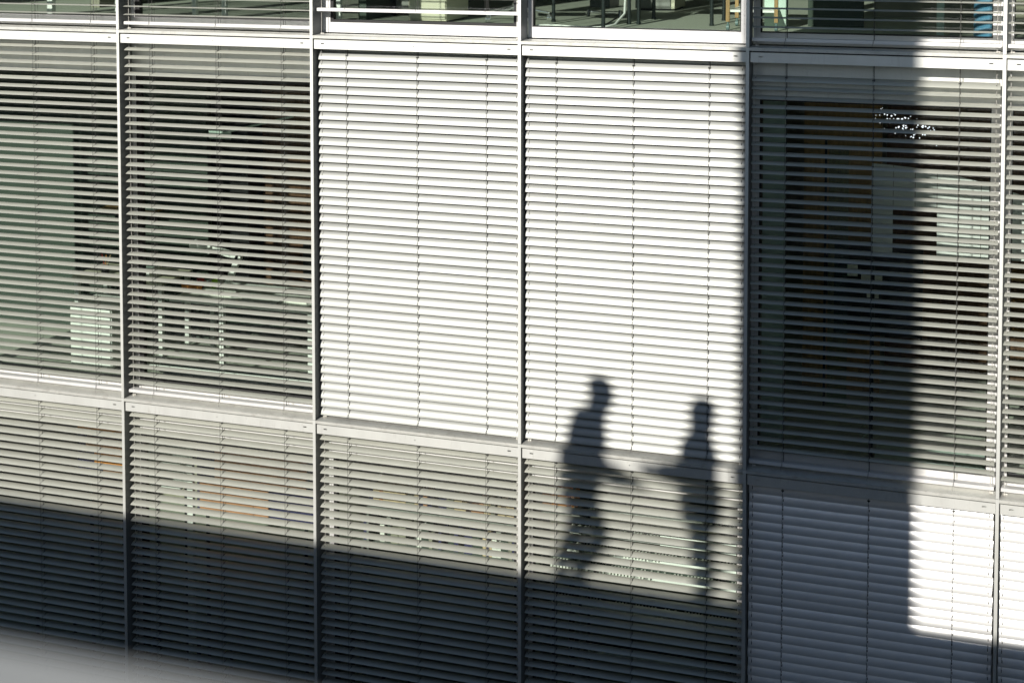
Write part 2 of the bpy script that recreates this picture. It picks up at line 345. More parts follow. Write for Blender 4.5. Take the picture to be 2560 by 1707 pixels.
def add_blind(k, z, tilt, z_first, n, pitch, label, matname, rail=None, taper=0.0, jit=1.0, odd=.0, first_extra=0, loops=True, tilt_end=None, ym=.10):
    """z_first: height of the outer edge of the topmost slat, relative to the plate z at the foot of this storey"""
    x0, x1 = XM[k] + .024, XM[k + 1] - .024; w = x1 - x0
    th = thing('venetian_blind', label, 'blind', (x0, ym, z), 'exterior venetian blinds on the office facade')
    me = slat_mesh(w, matname)
    rnd = random.Random(k * 31 + int(z * 10))
    zs = []; te = tilt if tilt_end is None else tilt_end
    for i in range(n):
        f = i / (n - 1)
        tn = tilt + (te - tilt) * f
        zz = z_first - pitch * i - taper * (f - f * f) + .04 * math.sin(R(tn))
        tl_ = tn + rnd.uniform(-1, 1) * jit
        if i == 0: tl_ += first_extra
        if rnd.random() < .07: tl_ += rnd.choice((-1, 1)) * rnd.uniform(2.0, 4.0) * jit
        bend = rnd.uniform(-.12, .12) if rnd.random() < .15 else rnd.uniform(-.03, .03)
        dx = odd * (1 if i % 2 else -1) + rnd.uniform(-.001, .001)
        zz += rnd.uniform(-.0008, .0008); zs.append((zz, tl_))
        link('slat', me, th, (dx, rnd.uniform(-.0008, .0008), zz), (R(tl_), R(bend), 0))
    zt, zl = H - .115, (rail if rail is not None else zs[-1][0] - .03)
    if rail is not None:
        ra = MB().box(0, w, -.034, .034, 0, .022).box(.0, w, -.036, -.034, -.004, .020)
        link('bottom_rail', ra.mesh('bottom_rail', 'frame'), th, (0, 0, rail))
    for x in (.0265, w - .0265):
        m2 = MB().tube([(0, 0, .012), (0, 0, zt)], .0022, 6).tube([(0, 0, .004), (0, 0, .014)], .009, 8).box(-.003, .022, -.002, .006, .006, .013)
        link('guide_rod', m2.mesh('guide_rod', 'steel'), th, (x, 0, 0))
    for li, x in enumerate(LAD(w)):
        m3 = MB(); c, s_ = math.cos(R(tilt)), math.sin(R(tilt))
        yf, zf = -.042 * c, -.042 * s_
        e = .0009
        m3.box(-e, e, yf - e, yf + e, zl + zf * .3, zt)               # outer ladder cord
        m3.box(-e + .004, e + .004, -yf - e, -yf + e, zl - zf * .3, zt)
        m3.box(.002, .007, -.0006, .0006, zl, zt)                     # lift tape
        for (zz, tt) in zs:
            ct, st = math.cos(R(tt)), math.sin(R(tt))
            pts = [(0.0, yf, zz + zf), (.006, -.022 * ct, zz - .022 * st + .0065), (.009, .0, zz + .0085), (.004, .042 * ct, zz + .042 * st)]
            m3.tube(pts, .0013, 3, caps=False)
            m3.box(-.001, .007, -.004 - .004 * ct, .004, zz - .010, zz - .004)   # clip under the slat
        m3.box(-.008, .014, -.012, -.002, zs[0][0] + .002, zs[0][0] + .008)      # tape clamp on the top slat
        if loops:
            cc = [(0, yf, zl + .03), (-.008, yf - .004, zl - .01), (-.010, yf - .002, zl - .035), (.0, yf, zl - .052), (.008, yf, zl - .04)]
            m3.tube(cc, .0011, 3, caps=False)
        link('ladder_cord', m3.mesh('ladder_cord', 'cord'), th, (x, 0, 0))
    link('head_rail', MB().box(0, w, -.03, .03, H - .10, H - .05).mesh('head_rail', 'alu'), th)
    return th
row = lambda z: (LV[1], LV[2], LV[3])[z]
# top storey (only its foot is in the picture)
TOPZ = H - .185
def top(k, tilt, rail, label, n=42, m='slat', zf=TOPZ, p=.0727): add_blind(k, 0, tilt, zf, n, p, label, m, rail=rail)
top(1, -3, .048, 'lowered blind with its slats turned flat, in the top row above the leftmost bay')
top(2, -3, .048, 'flat-slatted blind in the top row with a white-legged desk behind it')
add_blind(3, 0, -24, TOPZ, 39, .0727, 'blind pulled up a little above the chair base and white cabinet in the top row', 'slat', rail=.205, loops=False)
top(5, 1, .048, 'flat-slatted top-row blind half in shadow, a blue cylinder behind its right end', p=.0722)
top(6, 1, .048, 'blind cut by the right picture edge in the top row', p=.0722)
# middle storey
z1 = LV[2]
rel = lambda z: z - z1
add_blind(1, z1, 15, rel(-.178), 42, .07295, 'open grey middle-row blind in front of a dark green room with a white cabinet', 'slat', rail=.043, taper=.04, tilt_end=6)
add_blind(2, z1, 15, rel(-.180), 42, .07295, 'open grey blind with a desk and a white desk lamp behind it', 'slat', rail=.043, taper=.04, tilt_end=6)
add_blind(3, z1, 59, rel(-.209), 43, .0729, 'closed bright white blind, left one of the sunlit pair in the middle row', 'slat_white', odd=.0025)
add_blind(4, z1, 58, rel(-.217), 43, .0727, 'closed bright white blind in the middle row with two walkers\' shadows at its foot', 'slat_white', odd=.0035)
add_blind(5, z1, 14, rel(-.250), 41, .0722, 'open blind mostly covered by the shadow of the pillar, brown wood wall behind it', 'slat', rail=.043, taper=.02, first_extra=16, tilt_end=4)
add_blind(6, z1, 15, rel(-.190), 42, .0727, 'sunlit open blind cut off by the right picture edge in the middle row', 'slat', rail=.043, tilt_end=4)
# lower storey
z2 = LV[3]
rl = lambda z: z - z2
lb = [(1, -3.474, 'open blind at the lower left corner above the blurred grey ledge'),
      (2, -3.474, 'open blind in the bottom row with an orange board showing behind it'),
      (3, -3.479, 'open blind in the bottom row with a row of coloured folders behind it'),
      (4, -3.475, 'open bottom-row blind crossed by the walkers\' leg shadows and white glints')]
for k, zf, lab in lb: add_blind(k, z2, 17.5, rl(zf), 42, .0738, lab, 'slat', rail=.043, tilt_end=2)
add_blind(5, z2, 77, rl(-3.506), 43, .0733, 'tightly closed silvery blind in the bottom row, half in blue shadow', 'slat_blue', odd=.002)
add_blind(6, z2, 77, rl(-3.506), 43, .0733, 'tightly closed blind cut off by the right picture edge in the bottom row', 'slat_blue', odd=.002)

# ------------------------------------------------------------------ furniture behind the glass
def desk(name, label, x0, x1, y0, y1, z, h=.74, top_m='white', leg_m='darkmetal', legr=.018, legs=None, apron=None, group=None):
    t = thing(name, label, 'desk', ((x0 + x1) / 2, (y0 + y1) / 2, z), group)
    a, b = (x1 - x0) / 2, (y1 - y0) / 2
    boxo('desk_top', top_m, t, -a, a, -b, b, h - .025, h, bevel=.003)
    for lx, ly in (legs or [(-a + .04, -b + .04), (a - .04, -b + .04), (-a + .04, b - .04), (a - .04, b - .04)]):
        if leg_m == 'white': boxo('leg', leg_m, t, lx - .022, lx + .022, ly - .022, ly + .022, 0, h - .026)
        else:
            link('leg', MB().tube([(lx, ly, .004), (lx, ly, h - .026)], legr, 10).tube([(lx, ly, 0), (lx, ly, .02)], legr * 1.25, 10).mesh('leg', leg_m), t)
    if apron: boxo('modesty_panel', apron, t, -a + .06, a - .06, b - .05, b - .035, .25, h - .03)
    return t
# top storey, third bay
t = thing('pedestal_cabinet', 'cream pedestal cabinet standing on the floor behind the raised blind', 'cabinet', (2.28, 1.95, 0))
boxo('body', 'cream', t, -.19, .19, -.31, .31, .012, .60, bevel=.004)
for i in range(3): boxo('drawer', 'cream', t, -.183, .183, -.325, -.312, .03 + i * .19, .21 + i * .19, bevel=.003)
for px in (-.15, .15):
    for py in (-.26, .26): boxo('foot', 'black', t, px - .015, px + .015, py - .015, py + .015, 0, .0118)
t = thing('room_divider', 'tall grey room divider panels left of the cream cabinet in the top row', 'divider', (1.85, 2.35, 0))
boxo('panel', 'greycab', t, -.18, .02, -.02, .02, .03, 1.7); boxo('panel', 'wallg', t, .03, .42, -.02, .02, .03, 1.7)
for px in (-.18, .025, .41): boxo('post', 'darkmetal', t, px - .012, px + .012, -.03, .03, 0, 1.74)
# swivel chair
t = thing('office_chair', 'swivel chair with a polished five-star base on castors in the top row', 'chair', (3.03, 2.02, 0), rz=.3)
mb = MB()
for i in range(5):
    a = i * 2 * math.pi / 5
    mb.tube([(.03 * math.cos(a), .03 * math.sin(a), .13), (.32 * math.cos(a), .32 * math.sin(a), .075)], .022, 8, r2=.012)
mb.tube([(0, 0, .09), (0, 0, .17)], .035, 12)
link('star_base', mb.mesh('star_base', 'chrome'), t)
for i in range(5):
    a = i * 2 * math.pi / 5; cx, cy = .32 * math.cos(a), .32 * math.sin(a)
    link('castor', MB().tube([(cx - .022, cy, .03), (cx - .004, cy, .03)], .03, 12).tube([(cx + .004, cy, .03), (cx + .022, cy, .03)], .03, 12).tube([(cx, cy, .03), (cx, cy, .08)], .008, 8).mesh('castor', 'chrome'), t)
link('column', MB().tube([(0, 0, .16), (0, 0, .44)], .018, 12).mesh('column', 'chrome'), t)
boxo('seat', 'black', t, -.23, .23, -.22, .22, .44, .51, bevel=.03)
boxo('backrest', 'black', t, -.21, .21, .20, .25, .58, 1.05, bevel=.02)
link('back_support', MB().tube([(0, .1, .45), (0, .28, .47), (0, .26, .7)], .015, 8).mesh('back_support', 'darkmetal'), t)
desk('office_desk', 'desk on round dark legs behind the clear window in the top row', 3.33, 4.17, 1.12, 2.03, 0, legs=[(.36, -.43), (.40, .38), (-.34, .43), (-.38, -.38)])
desk('office_desk', 'second desk on dark legs, further right behind the clear window', 4.19, 4.95, 1.96, 2.70, 0)
t = thing('low_cabinet', 'low grey cabinet with a cream side at the back of the clear window', 'cabinet', (4.0, 4.1, 0))
boxo('body', 'greycab', t, -.22, .16, -.28, .3, .02, .68, bevel=.004); boxo('side', 'cream', t, .162, .20, -.28, .3, .02, .68, bevel=.003)
boxo('door', 'greycab', t, -.215, .155, -.295, -.282, .04, .66, bevel=.003); boxo('plinth', 'black', t, -.2, .18, -.25, .28, 0, .0199)
t = thing('computer_case', 'dark computer case on a light metal foot frame under the desk', 'computer', (3.70, 2.82, 0))
boxo('case', 'darkmetal', t, -.10, .10, -.2, .2, .10, .52, bevel=.006); boxo('foot_frame', 'chrome', t, -.16, .16, -.02, .02, .03, .055, bevel=.006)
boxo('socket_strip', 'white', t, -.19, .05, -.24, -.205, .30, .36, bevel=.004)
for px in (-.16, .16): link('foot', MB().tube([(px, -.03, 0), (px, 0, .06)], .02, 8).mesh('foot', 'chrome'), t)
cb = MB().tube([(3.42, 1.45, .008), (3.52, 1.55, .008), (3.62, 1.50, .008), (3.75, 1.40, .01), (3.95, 1.34, .01), (4.05, 1.42, .012), (4.10, 1.60, .02), (4.12, 1.9, .10), (4.06, 2.2, .35)], .011, 8)
tag(link('floor_cable', cb.mesh('floor_cable', 'white')), 'white cable lying in a curve on the carpet between the desk legs', 'cable')
cb = MB().tube([(3.40, 1.40, .007), (3.60, 1.30, .007), (3.85, 1.42, .008), (4.0, 1.6, .01), (4.02, 2.0, .05)], .007, 6)
tag(link('floor_cable', cb.mesh('floor_cable', 'black')), 'black cable lying beside the white one on the carpet', 'cable')
t = thing('trolley', 'small wooden trolley on steel castors by the right side of the clear window', 'trolley', (5.13, 1.56, 0))
for px, py in ((0, 0), (.42, 0), (0, .5), (.42, .5)):
    boxo('post', 'ochre', t, px - .016, px + .016, py - .016, py + .016, .075, .75)
    link('castor', MB().tube([(px - .012, py, .026), (px + .012, py, .026)], .026, 12).tube([(px, py, .03), (px, py, .076)], .008, 8).mesh('castor', 'teal'), t)
boxo('shelf', 'white', t, .017, .403, -.0, .5, .16, .18); boxo('shelf', 'white', t, .017, .403, -.0, .5, .42, .44); boxo('shelf', 'white', t, -.016, .436, -.016, .516, .7502, .77)
# top storey right and left
t = thing('blue_water_bottle', 'big blue cylinder behind the right end of the flat blind in the top row', 'container', (7.34, 1.5, 0))
mb = MB(); mb.tube([(0, 0, .0), (0, 0, .9)], .155, 32); link('body', mb.mesh('body', 'blue'), t)
mb = MB(); mb.tube([(0, 0, .9005), (0, 0, .95), (0, 0, 1.0)], .14, 32, r2=.06); link('lid', mb.mesh('lid', 'blue'), t)
t = thing('white_post', 'thin pale post behind the flat blind in the top row, near the blue cylinder', 'post', (6.92, 1.5, 0)); boxo('post', 'panelgreen', t, -.03, .03, -.03, .03, 0, 2.9)
t = thing('round_column', 'pale round column striped by slat shadows at the top left', 'column', (-.60, 1.1, 0))
link('shaft', MB().tube([(0, 0, 0), (0, 0, 2.94)], .125, 32).mesh('column_shaft', 'white'), t); link('base', MB().tube([(0, 0, 0.0005), (0, 0, .04)], .14, 32).mesh('column_base', 'greycab'), t)
t = thing('white_post', 'thin white post at the far left of the top row', 'post', (-1.40, 1.0, 0)); boxo('post', 'white', t, -.03, .03, -.03, .03, 0, 2.9)
desk('office_desk', 'white-legged desk behind the flat blind of the second bay in the top row', .15, 1.45, .95, 1.6, 0, leg_m='white')
t = thing('paper_tray', 'white tray unit on the floor under the white-legged desk', 'tray', (1.25, 1.25, 0))
boxo('tray', 'white', t, -.12, .10, -.1, .15, .0, .03); boxo('side', 'white', t, .06, .10, -.1, .15, .0302, .26)
# middle storey, left
Z = -H
t = thing('white_cabinet', 'tall white cabinet standing at the window left of the first full fin', 'cabinet', (-.75, .85, Z))
boxo('body', 'white', t, -.23, .22, -.22, .25, .02, .60, bevel=.004)
for i in range(3): boxo('drawer', 'white', t, -.222, .212, -.236, -.2215, .03 + i * .19, .212 + i * .19, bevel=.003)
boxo('plinth', 'black', t, -.2, .2, -.2, .2, 0, .0195)
desk('office_desk', 'desk behind the white cabinet at the left edge', -1.3, -.28, 1.12, 1.7, Z, top_m='cream', leg_m='white')
t = thing('box_file', 'white box file lying on the desk behind the white cabinet', 'box', (-.62, 1.3, Z + .74)); boxo('box', 'white', t, -.16, .16, -.12, .12, .001, .10, bevel=.003); boxo('lid', 'panelgreen', t, -.163, .163, -.123, .123, .1002, .115)
t = thing('pencil_pot', 'dark pot with red and tan pencils beside the box file', 'pot', (-1.0, 1.25, Z + .74))
link('pot', MB().tube([(0, 0, .001), (0, 0, .1)], .04, 12).mesh('pot', 'black'), t)
for i, mm in enumerate(('red', 'orange', 'tan')): link('pencil', MB().tube([(0, 0, .05), (.05 * (i - 1), .02, .20)], .004, 6).mesh('pencil', mm), t)
t = thing('wall_shelf', 'narrow orange wooden shelf on the green wall at the left', 'shelf', (-.86, 1.62, Z + 1.32))
boxo('board', 'ochre', t, -.35, .24, -.12, .125, 0, .03); boxo('bracket', 'darkmetal', t, -.25, -.23, -.02, .125, -.12, -.001); boxo('bracket', 'darkmetal', t, .13, .15, -.02, .125, -.12, -.001)
t = thing('folder', 'pale folder lying on the orange shelf', 'folder', (-.75, 1.6, Z + 1.35)); boxo('cover', 'panelgreen', t, -.12, .14, -.08, .08, .001, .03); boxo('spine', 'white', t, -.123, -.1201, -.08, .08, .001, .03)
# middle storey, second bay: desk with lamp
desk('work_desk', 'long white desk covered with papers behind the second bay of the middle row', .08, 1.68, .65, 1.42, Z, leg_m='white', legs=[(-.28, -.33), (.62, -.33), (-.74, .32), (.62, .32)], apron='wallg')
D = Z + .74
t = thing('desk_lamp', 'white jointed desk lamp bent over the papers', 'lamp', (.40, 1.15, D))
def bar(a, b, w, h):
    a, b = Vector(a), Vector(b); d = b - a; an = math.atan2(d.z, d.x)
    rot = Matrix.Rotation(-an, 3, 'Y'); return MB().box(0, d.length, -w / 2, w / 2, -h / 2, h / 2, 0, rot, a)
link('base', MB().tube([(0, 0, .001), (0, 0, .025)], .095, 20).mesh('lamp_base', 'white'), t)
link('lower_arm', bar((.01, 0, .03), (.13, 0, .30), .05, .052).mesh('lamp_arm', 'white'), t)
link('upper_arm', bar((.14, 0, .31), (-.14, 0, .375), .05, .052).mesh('lamp_arm', 'white'), t)
link('lamp_head', bar((-.142, 0, .375), (-.36, 0, .40), .12, .075).mesh('lamp_head', 'white'), t)
link('joint', MB().tube([(0, -.025, 0), (0, .025, 0)], .030, 12).mesh('joint', 'white'), t, (.137, 0, .307))
prng = random.Random(3)
plabels = ['white papers spread under the desk lamp', 'stack of white sheets at the right end of the long desk', 'open brochure on the front of the long desk', 'pale sheets at the left of the long desk']
for (px, py, wv, dv, hv, rz), lab in zip([(.42, .95, .32, .22, .02, .2), (1.22, 1.0, .36, .26, .06, -.1), (.78, .85, .22, .16, .008, .35), (.2, .82, .21, .15, .01, -.2)], plabels):
    t = thing('paper_stack', lab, 'papers', (px, py, D + .001), rz=rz)
    n = 3
    for i in range(n): boxo('sheet', 'paper', t, -wv / 2 + .01 * i, wv / 2 + .008 * i, -dv / 2 - .006 * i, dv / 2 - .004 * i, hv * i / n + .0003, hv * (i + 1) / n)
t = thing('keyboard', 'grey keyboard lying in front of the papers', 'keyboard', (.95, .78, D), rz=.05)
boxo('body', 'greycab', t, -.2, .2, -.06, .06, .001, .018, bevel=.003); mb = MB()
for i in range(14):
    for j in range(4): mb.box(-.185 + i * .0265, -.163 + i * .0265, -.05 + j * .026, -.028 + j * .026, .0182, .024)
link('keys', mb.mesh('keys', 'white'), t)['kind'] = 'stuff'
for nm, m_, lab, px, py, hh, rr in [('mug', 'red', 'red mug at the left end of the long desk', .02 + .12, 1.12, .085, .035), ('mug', 'lime', 'lime green cup beside the red mug', .28, 1.14, .075, .03)]:
    t = thing(nm, lab, 'mug', (px, py, D)); link('cup', MB().tube([(0, 0, .001), (0, 0, hh)], rr, 16).mesh('cup', m_), t); link('handle', MB().tube([(rr, 0, .02), (rr + .025, 0, .03), (rr + .025, 0, .06), (rr, 0, .07)], .005, 6).mesh('handle', m_), t)
t = thing('card_box', 'small orange box in front of the red mug', 'box', (.14, .98, D)); boxo('box', 'orange', t, -.10, .07, -.04, .04, .001, .05, bevel=.002); boxo('lid', 'orange', t, -.101, .071, -.041, .041, .0502, .058)
t = thing('monitor', 'black monitor on the long desk seen behind the slats', 'monitor', (1.38, 1.25, D), rz=-.3)
boxo('screen', 'black', t, -.26, .26, -.012, .02, .10, .44, bevel=.005); boxo('stand', 'black', t, -.02, .02, .02, .04, .01, .3); boxo('foot', 'black', t, -.12, .12, -.08, .1, .001, .012)
t = thing('loudspeaker_column', 'tall black cabinet with shelves behind the left part of the second bay', 'cabinet', (-.08, 2.3, Z))
boxo('body', 'black', t, -.22, .22, -.2, .2, 0, 2.2); 
for i in range(4): boxo('shelf', 'darkmetal', t, -.2, .2, -.215, -.201, .3 + i * .45, .33 + i * .45)
t = thing('wardrobe', 'dark brown wardrobe at the back right of the second bay', 'wardrobe', (1.05, 2.7, Z))
boxo('body', 'woodbrown', t, -.9, .6, -.3, .3, 0, 2.6); boxo('door', 'woodbrown', t, -.89, -.11, -.32, -.301, .05, 2.55, bevel=.003); boxo('door', 'woodbrown', t, -.09, .59, -.32, -.301, .05, 2.55, bevel=.003)
t = thing('swing_arm', 'pale green swing arm reaching across the dark room near the ceiling', 'arm', (.1, 1.6, Z + 2.15))
link('rod', MB().tube([(0, 0, 0), (.75, .1, .19)], .010, 8).mesh('rod', 'panelgreen'), t); link('plate', MB().box(-.12, .12, -.01, .01, -.05, .03).mesh('plate', 'panelgreen'), t)
t = thing('convector', 'dark teal convector pipes along the foot of the second window', 'radiator', (.95, .40, Z))
for i, (yy, zz) in enumerate(((0, .06), (.12, .06), (.06, .15))): link('pipe', MB().tube([(-.85, yy, zz), (.75, yy, zz)], .042, 16).mesh('pipe', 'teal'), t)
for px in (-.8, 0, .7): boxo('bracket', 'darkmetal', t, px - .01, px + .01, .0, .12, 0, .06)
# middle storey, fifth bay
t = thing('reflection_panels', 'large pale curved panels standing in for a reflected building, behind the slats right of the shadow', 'screen', (7.02, .55, Z))  # panels added indoors in place of a curved building's reflection
prev = None
def refl_top(f): return 2.36 - .08 * f - .26 * f * f
segs = [(-.58 + .165 * i) for i in range(10)]
for i in range(9):
    a, b = segs[i], segs[i + 1]; fa, fb = i / 9, (i + 1) / 9
    ya, yb = .12 * math.sin(fa * 2.6), .12 * math.sin(fb * 2.6)
    for (zl, zh) in ((1.64, 2.02), (2.022, None)):
        if True:
            za, zb = (refl_top(fa), refl_top(fb)) if zh is None else (zh, zh)
            if i in (1, 2) and zl < 1.8: continue
            mb = MB(); q = [(a + .002, ya, zl), (b - .002, yb, zl), (b - .002, yb, zb), (a + .002, ya, za)]
            q2 = [(x, y + .012, z) for x, y, z in q]
            mb.quad(q); mb.quad(q2[::-1])
            for u in range(4): mb.quad([q[u], q2[u], q2[(u + 1) % 4], q[(u + 1) % 4]])
            link('panel', mb.mesh('panel', 'refl'), t)  # added panel, part of the stand-in for the reflected building
for px in (-.56, .9): boxo('post', 'darkmetal', t, px - .015, px + .015, -.0 + .3 * (px > 0) - .05, .03 + .3 * (px > 0) - .05, 0, 1.6)
mb = MB(); rb = random.Random(5)  # glowing beads added in place of glints mirrored by the pane
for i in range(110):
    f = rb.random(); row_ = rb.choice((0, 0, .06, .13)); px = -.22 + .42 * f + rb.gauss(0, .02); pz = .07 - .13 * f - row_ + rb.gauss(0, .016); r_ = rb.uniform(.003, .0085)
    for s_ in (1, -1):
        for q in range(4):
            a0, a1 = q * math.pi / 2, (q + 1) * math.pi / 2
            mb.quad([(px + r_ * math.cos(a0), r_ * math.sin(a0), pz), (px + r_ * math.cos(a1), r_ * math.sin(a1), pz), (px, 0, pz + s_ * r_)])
bd = link('glint_beads', mb.mesh('glint_beads', 'bead'), None, (6.70, .60, -.60)); tag(bd, 'cluster of tiny glowing beads standing in for reflected glints, behind the slats beside the pillar shadow', 'lights')
t = thing('pin_board', 'dark board with three pale notes pinned to it, low in the shaded window', 'board', (6.30, 1.75, Z + 1.0))
boxo('board', 'black', t, -.25, .5, -.0, .02, -.35, .45)
for a, b, c, d in ((-.14, -.05, .16, .26), (-.02, .16, .10, .18), (.03, .13, -.02, .05)): boxo('note', 'paper', t, a, b, -.006, -.001, c, d)
t = thing('glass_door', 'narrow clear glass door leaf with a dark handle behind the shaded slats', 'door', (6.05, 1.7, Z))
boxo('leaf', 'glass_frosted', t, -.05, .12, 0, .012, .02, 2.3); boxo('handle', 'black', t, -.065, -.052, -.03, .03, .95, 1.35); boxo('hinge_post', 'darkmetal', t, -.085, -.066, -.01, .02, 0, 2.35)
cb = MB().tube([(5.78, .9, Z + .02), (5.9, .86, Z + .012), (6.05, .95, Z + .012), (6.2, .88, Z + .012), (6.35, .93, Z + .012), (6.4, .97, Z + .05), (6.38, .95, Z + .14), (6.33, .95, Z + .05), (6.45, 1.0, Z + .012)], .006, 6)
tag(link('floor_cable', cb.mesh('floor_cable', 'panelgreen')), 'pale looped cable on the floor behind the shaded blind', 'cable')
t = thing('worktop', 'pale green worktop edge low behind the sunlit part of the shaded bay', 'worktop', (7.0, .55, Z)); boxo('top', 'panelgreen', t, -.5, .32, -.22, .2, .06, .09); boxo('base', 'darkmetal', t, -.45, .27, -.15, .18, 0, .0598)
t = thing('wooden_rack', 'tan wooden rack behind the rightmost blind of the middle row', 'rack', (8.0, 1.0, Z)); 
for i in range(3): boxo('shelf', 'ochre', t, -.55, .6, -.15, .15, 1.0 + i * .22, 1.04 + i * .22)
for px in (-.55, .6): boxo('post', 'ochre', t, px - .02, px + .02, -.15, .15, 0, 1.6)
# lower storey
Z = -2 * H
def leg_pair(t, xs, y, zdrop, m='darkmetal'):
    for px in xs: boxo('leg', m, t, px - .012, px + .012, y, y + .024, -zdrop, -.0005)
t = thing('notice_board', 'terracotta board standing behind the second blind of the bottom row', 'board', (1.05, .48, Z + 2.56))
boxo('board', 'terracotta', t, -.42, .50, 0, .03, -.12, .20, bevel=.003); boxo('board', 'terracotta', t, -.60, .10, .04, .06, -.42, -.125, bevel=.003); boxo('rim', 'navy', t, -.64, .54, .065, .08, -.44, .23)
leg_pair(t, (-.55, .45), .085, 2.56)
t = thing('wall_unit', 'white pigeonhole unit behind the left end of the second bottom-row blind', 'shelf', (.14, .46, Z + 2.34)); boxo('back', 'white', t, -.17, .17, .12, .14, 0, .38)
for i in range(4): boxo('shelf', 'white', t, -.17, .17, -.05, .119, i * .11, i * .11 + .02)
boxo('side', 'white', t, -.19, -.1705, -.05, .14, 0, .38); leg_pair(t, (-.15, .15), .08, 2.34)
t = thing('wall_post', 'slim white post behind the second blind of the bottom row', 'post', (.37, .50, Z)); boxo('post', 'white', t, -.03, .03, -.02, .02, 0, 2.75)
t = thing('orange_panel', 'orange boards with dark gaps behind the leftmost bottom-row blind', 'board', (-.52, .48, Z + 2.5))
for i in range(4): boxo('strip', 'orange' if i in (1, 3) else 'terracotta', t, -.30 + .09 * (3 - i), .22, 0, .03, -.16 + i * .13, -.06 + i * .13)
boxo('backing', 'navy', t, -.32, .24, .031, .045, -.18, .36); leg_pair(t, (-.2, .15), .05, 2.5)
def folders(label, x0, x1, y, z, seed, mats, hmin=.12, hmax=.19, wmin=.02, wmax=.08):
    t = thing('book_shelf', label, 'bookshelf', ((x0 + x1) / 2, y, z)); hw = (x1 - x0) / 2; r_ = random.Random(seed)
    boxo('board', 'greycab', t, -hw, hw, -.10, .14, -.025, -.001); px = -hw + .01
    while px < hw - .08:
        w = r_.uniform(wmin, wmax)
        if r_.random() > .10: boxo('folder', r_.choice(mats), t, px, px + w, -.09 + r_.uniform(0, .015), .12, 0, r_.uniform(hmin, hmax))
        px += w + .002
    for s_ in (-1, 1): boxo('upright', 'greycab', t, s_ * hw - .01, s_ * hw + .01, -.10, .14, -(z - Z), -.0255)
    return t
folders('row of tan, terracotta and dark folders behind the third bottom-row blind', 2.18, 3.62, .50, Z + 2.44, 4, ['terracotta', 'tan', 'tan', 'navy', 'walld', 'terracotta'])
folders('lower row of pale and dark folders behind the third bottom-row blind', 2.10, 3.62, .56, Z + 2.10, 9, ['tan', 'navy', 'walld', 'paper', 'wallg'])
folders('row of orange folders behind the left end of the fourth bottom-row blind', 3.78, 4.12, .46, Z + 2.62, 2, ['terracotta', 'orange', 'tan'])
# white slotted trays along the window of the fourth bay
def slotted(label, x0, x1, y, z, seed):
    t = thing('slotted_tray', label, 'tray', ((x0 + x1) / 2, y, z)); hw = (x1 - x0) / 2; r_ = random.Random(seed)
    boxo('tray', 'white', t, -hw, hw, -.05, .06, 0, .015); boxo('back', 'wallg', t, -hw, hw, .061, .07, .0, .10)
    mb = MB(); n = int((x1 - x0) / .028)
    for i in range(n):
        if r_.random() < .8: mb.box(-hw + .01 + i * .028, -hw + .024 + i * .028, -.045, .055, .0152, .06)
    link('comb', mb.mesh('comb', 'paper'), t)['kind'] = 'stuff'
    a = r_.uniform(-hw, hw * .2); boxo('glint_strip', 'white', t, a, min(hw, a + r_.uniform(.5, 1.1)), -.062, -.0505, .0, .085)  # white plate added to stand in for long bright glints
    for px in (-hw + .02, hw - .02): boxo('leg', 'darkmetal', t, px - .01, px + .01, -.01, .01, -(z - Z), -.0005)
for i, (a, b, yy, zz, lab) in enumerate([(4.15, 5.45, .47, 2.60, 'highest white slotted tray behind the walkers\' shadows'), (4.02, 5.48, .45, 2.44, 'second white slotted tray from the top in the fourth bottom bay'),
        (4.0, 5.45, .43, 2.28, 'third white slotted tray from the top, bright between the leg shadows'), (3.85, 5.48, .42, 2.12, 'slotted tray just above the shadow edge in the fourth bottom bay'), (3.85, 5.4, .45, 1.80, 'dim slotted tray in the shaded part of the fourth bottom bay'), (4.0, 5.45, .45, 1.40, 'lowest slotted tray near the bottom edge of the picture')]):
    slotted(lab, a, b, yy, Z + zz, i)
for kx, lab in ((-.9, 'dark desk in the shaded lower left room'), (.9, 'dark desk behind the shaded part of the second bottom blind'), (2.8, 'dark desk behind the shaded part of the third bottom blind')):
    desk('office_desk', lab, kx - .7, kx + .7, .8, 1.5, Z, top_m='greycab', leg_m='darkmetal', apron='walld')

# ------------------------------------------------------------------ two people walking on the terrace
def skin_mesh(name, m, parent, chains, sub=2, root=0):
    """chains: list of (points, radii, start) ; start = index of the vertex the chain grows from, or None"""
    v, r, e = [], [], []
    for pts, rad, st in chains:
        prev = st
        for p, q in zip(pts, rad):
            v.append(p); r.append(q if isinstance(q, tuple) else (q, q)); i = len(v) - 1
            if prev is not None: e.append((prev, i))
            prev = i
    me = bpy.data.meshes.new(name); me.from_pydata(v, e, [])
    o = bpy.data.objects.new(name, me); col.objects.link(o)
    o.modifiers.new('skin', 'SKIN').use_smooth_shade = True
    for i, q in enumerate(r): me.skin_vertices[0].data[i].radius = q
    me.skin_vertices[0].data[root].use_root = True
    s = o.modifiers.new('sub', 'SUBSURF'); s.levels = sub; s.render_levels = sub
    dg = bpy.context.evaluated_depsgraph_get(); dg.update()
    nm = bpy.data.meshes.new_from_object(o.evaluated_get(dg)); nm.name = name
    nm.materials.clear(); nm.materials.append(M[m])
    for p in nm.polygons: p.use_smooth = True
    bpy.data.objects.remove(o); bpy.data.meshes.remove(me)
    return link(name, nm, parent)
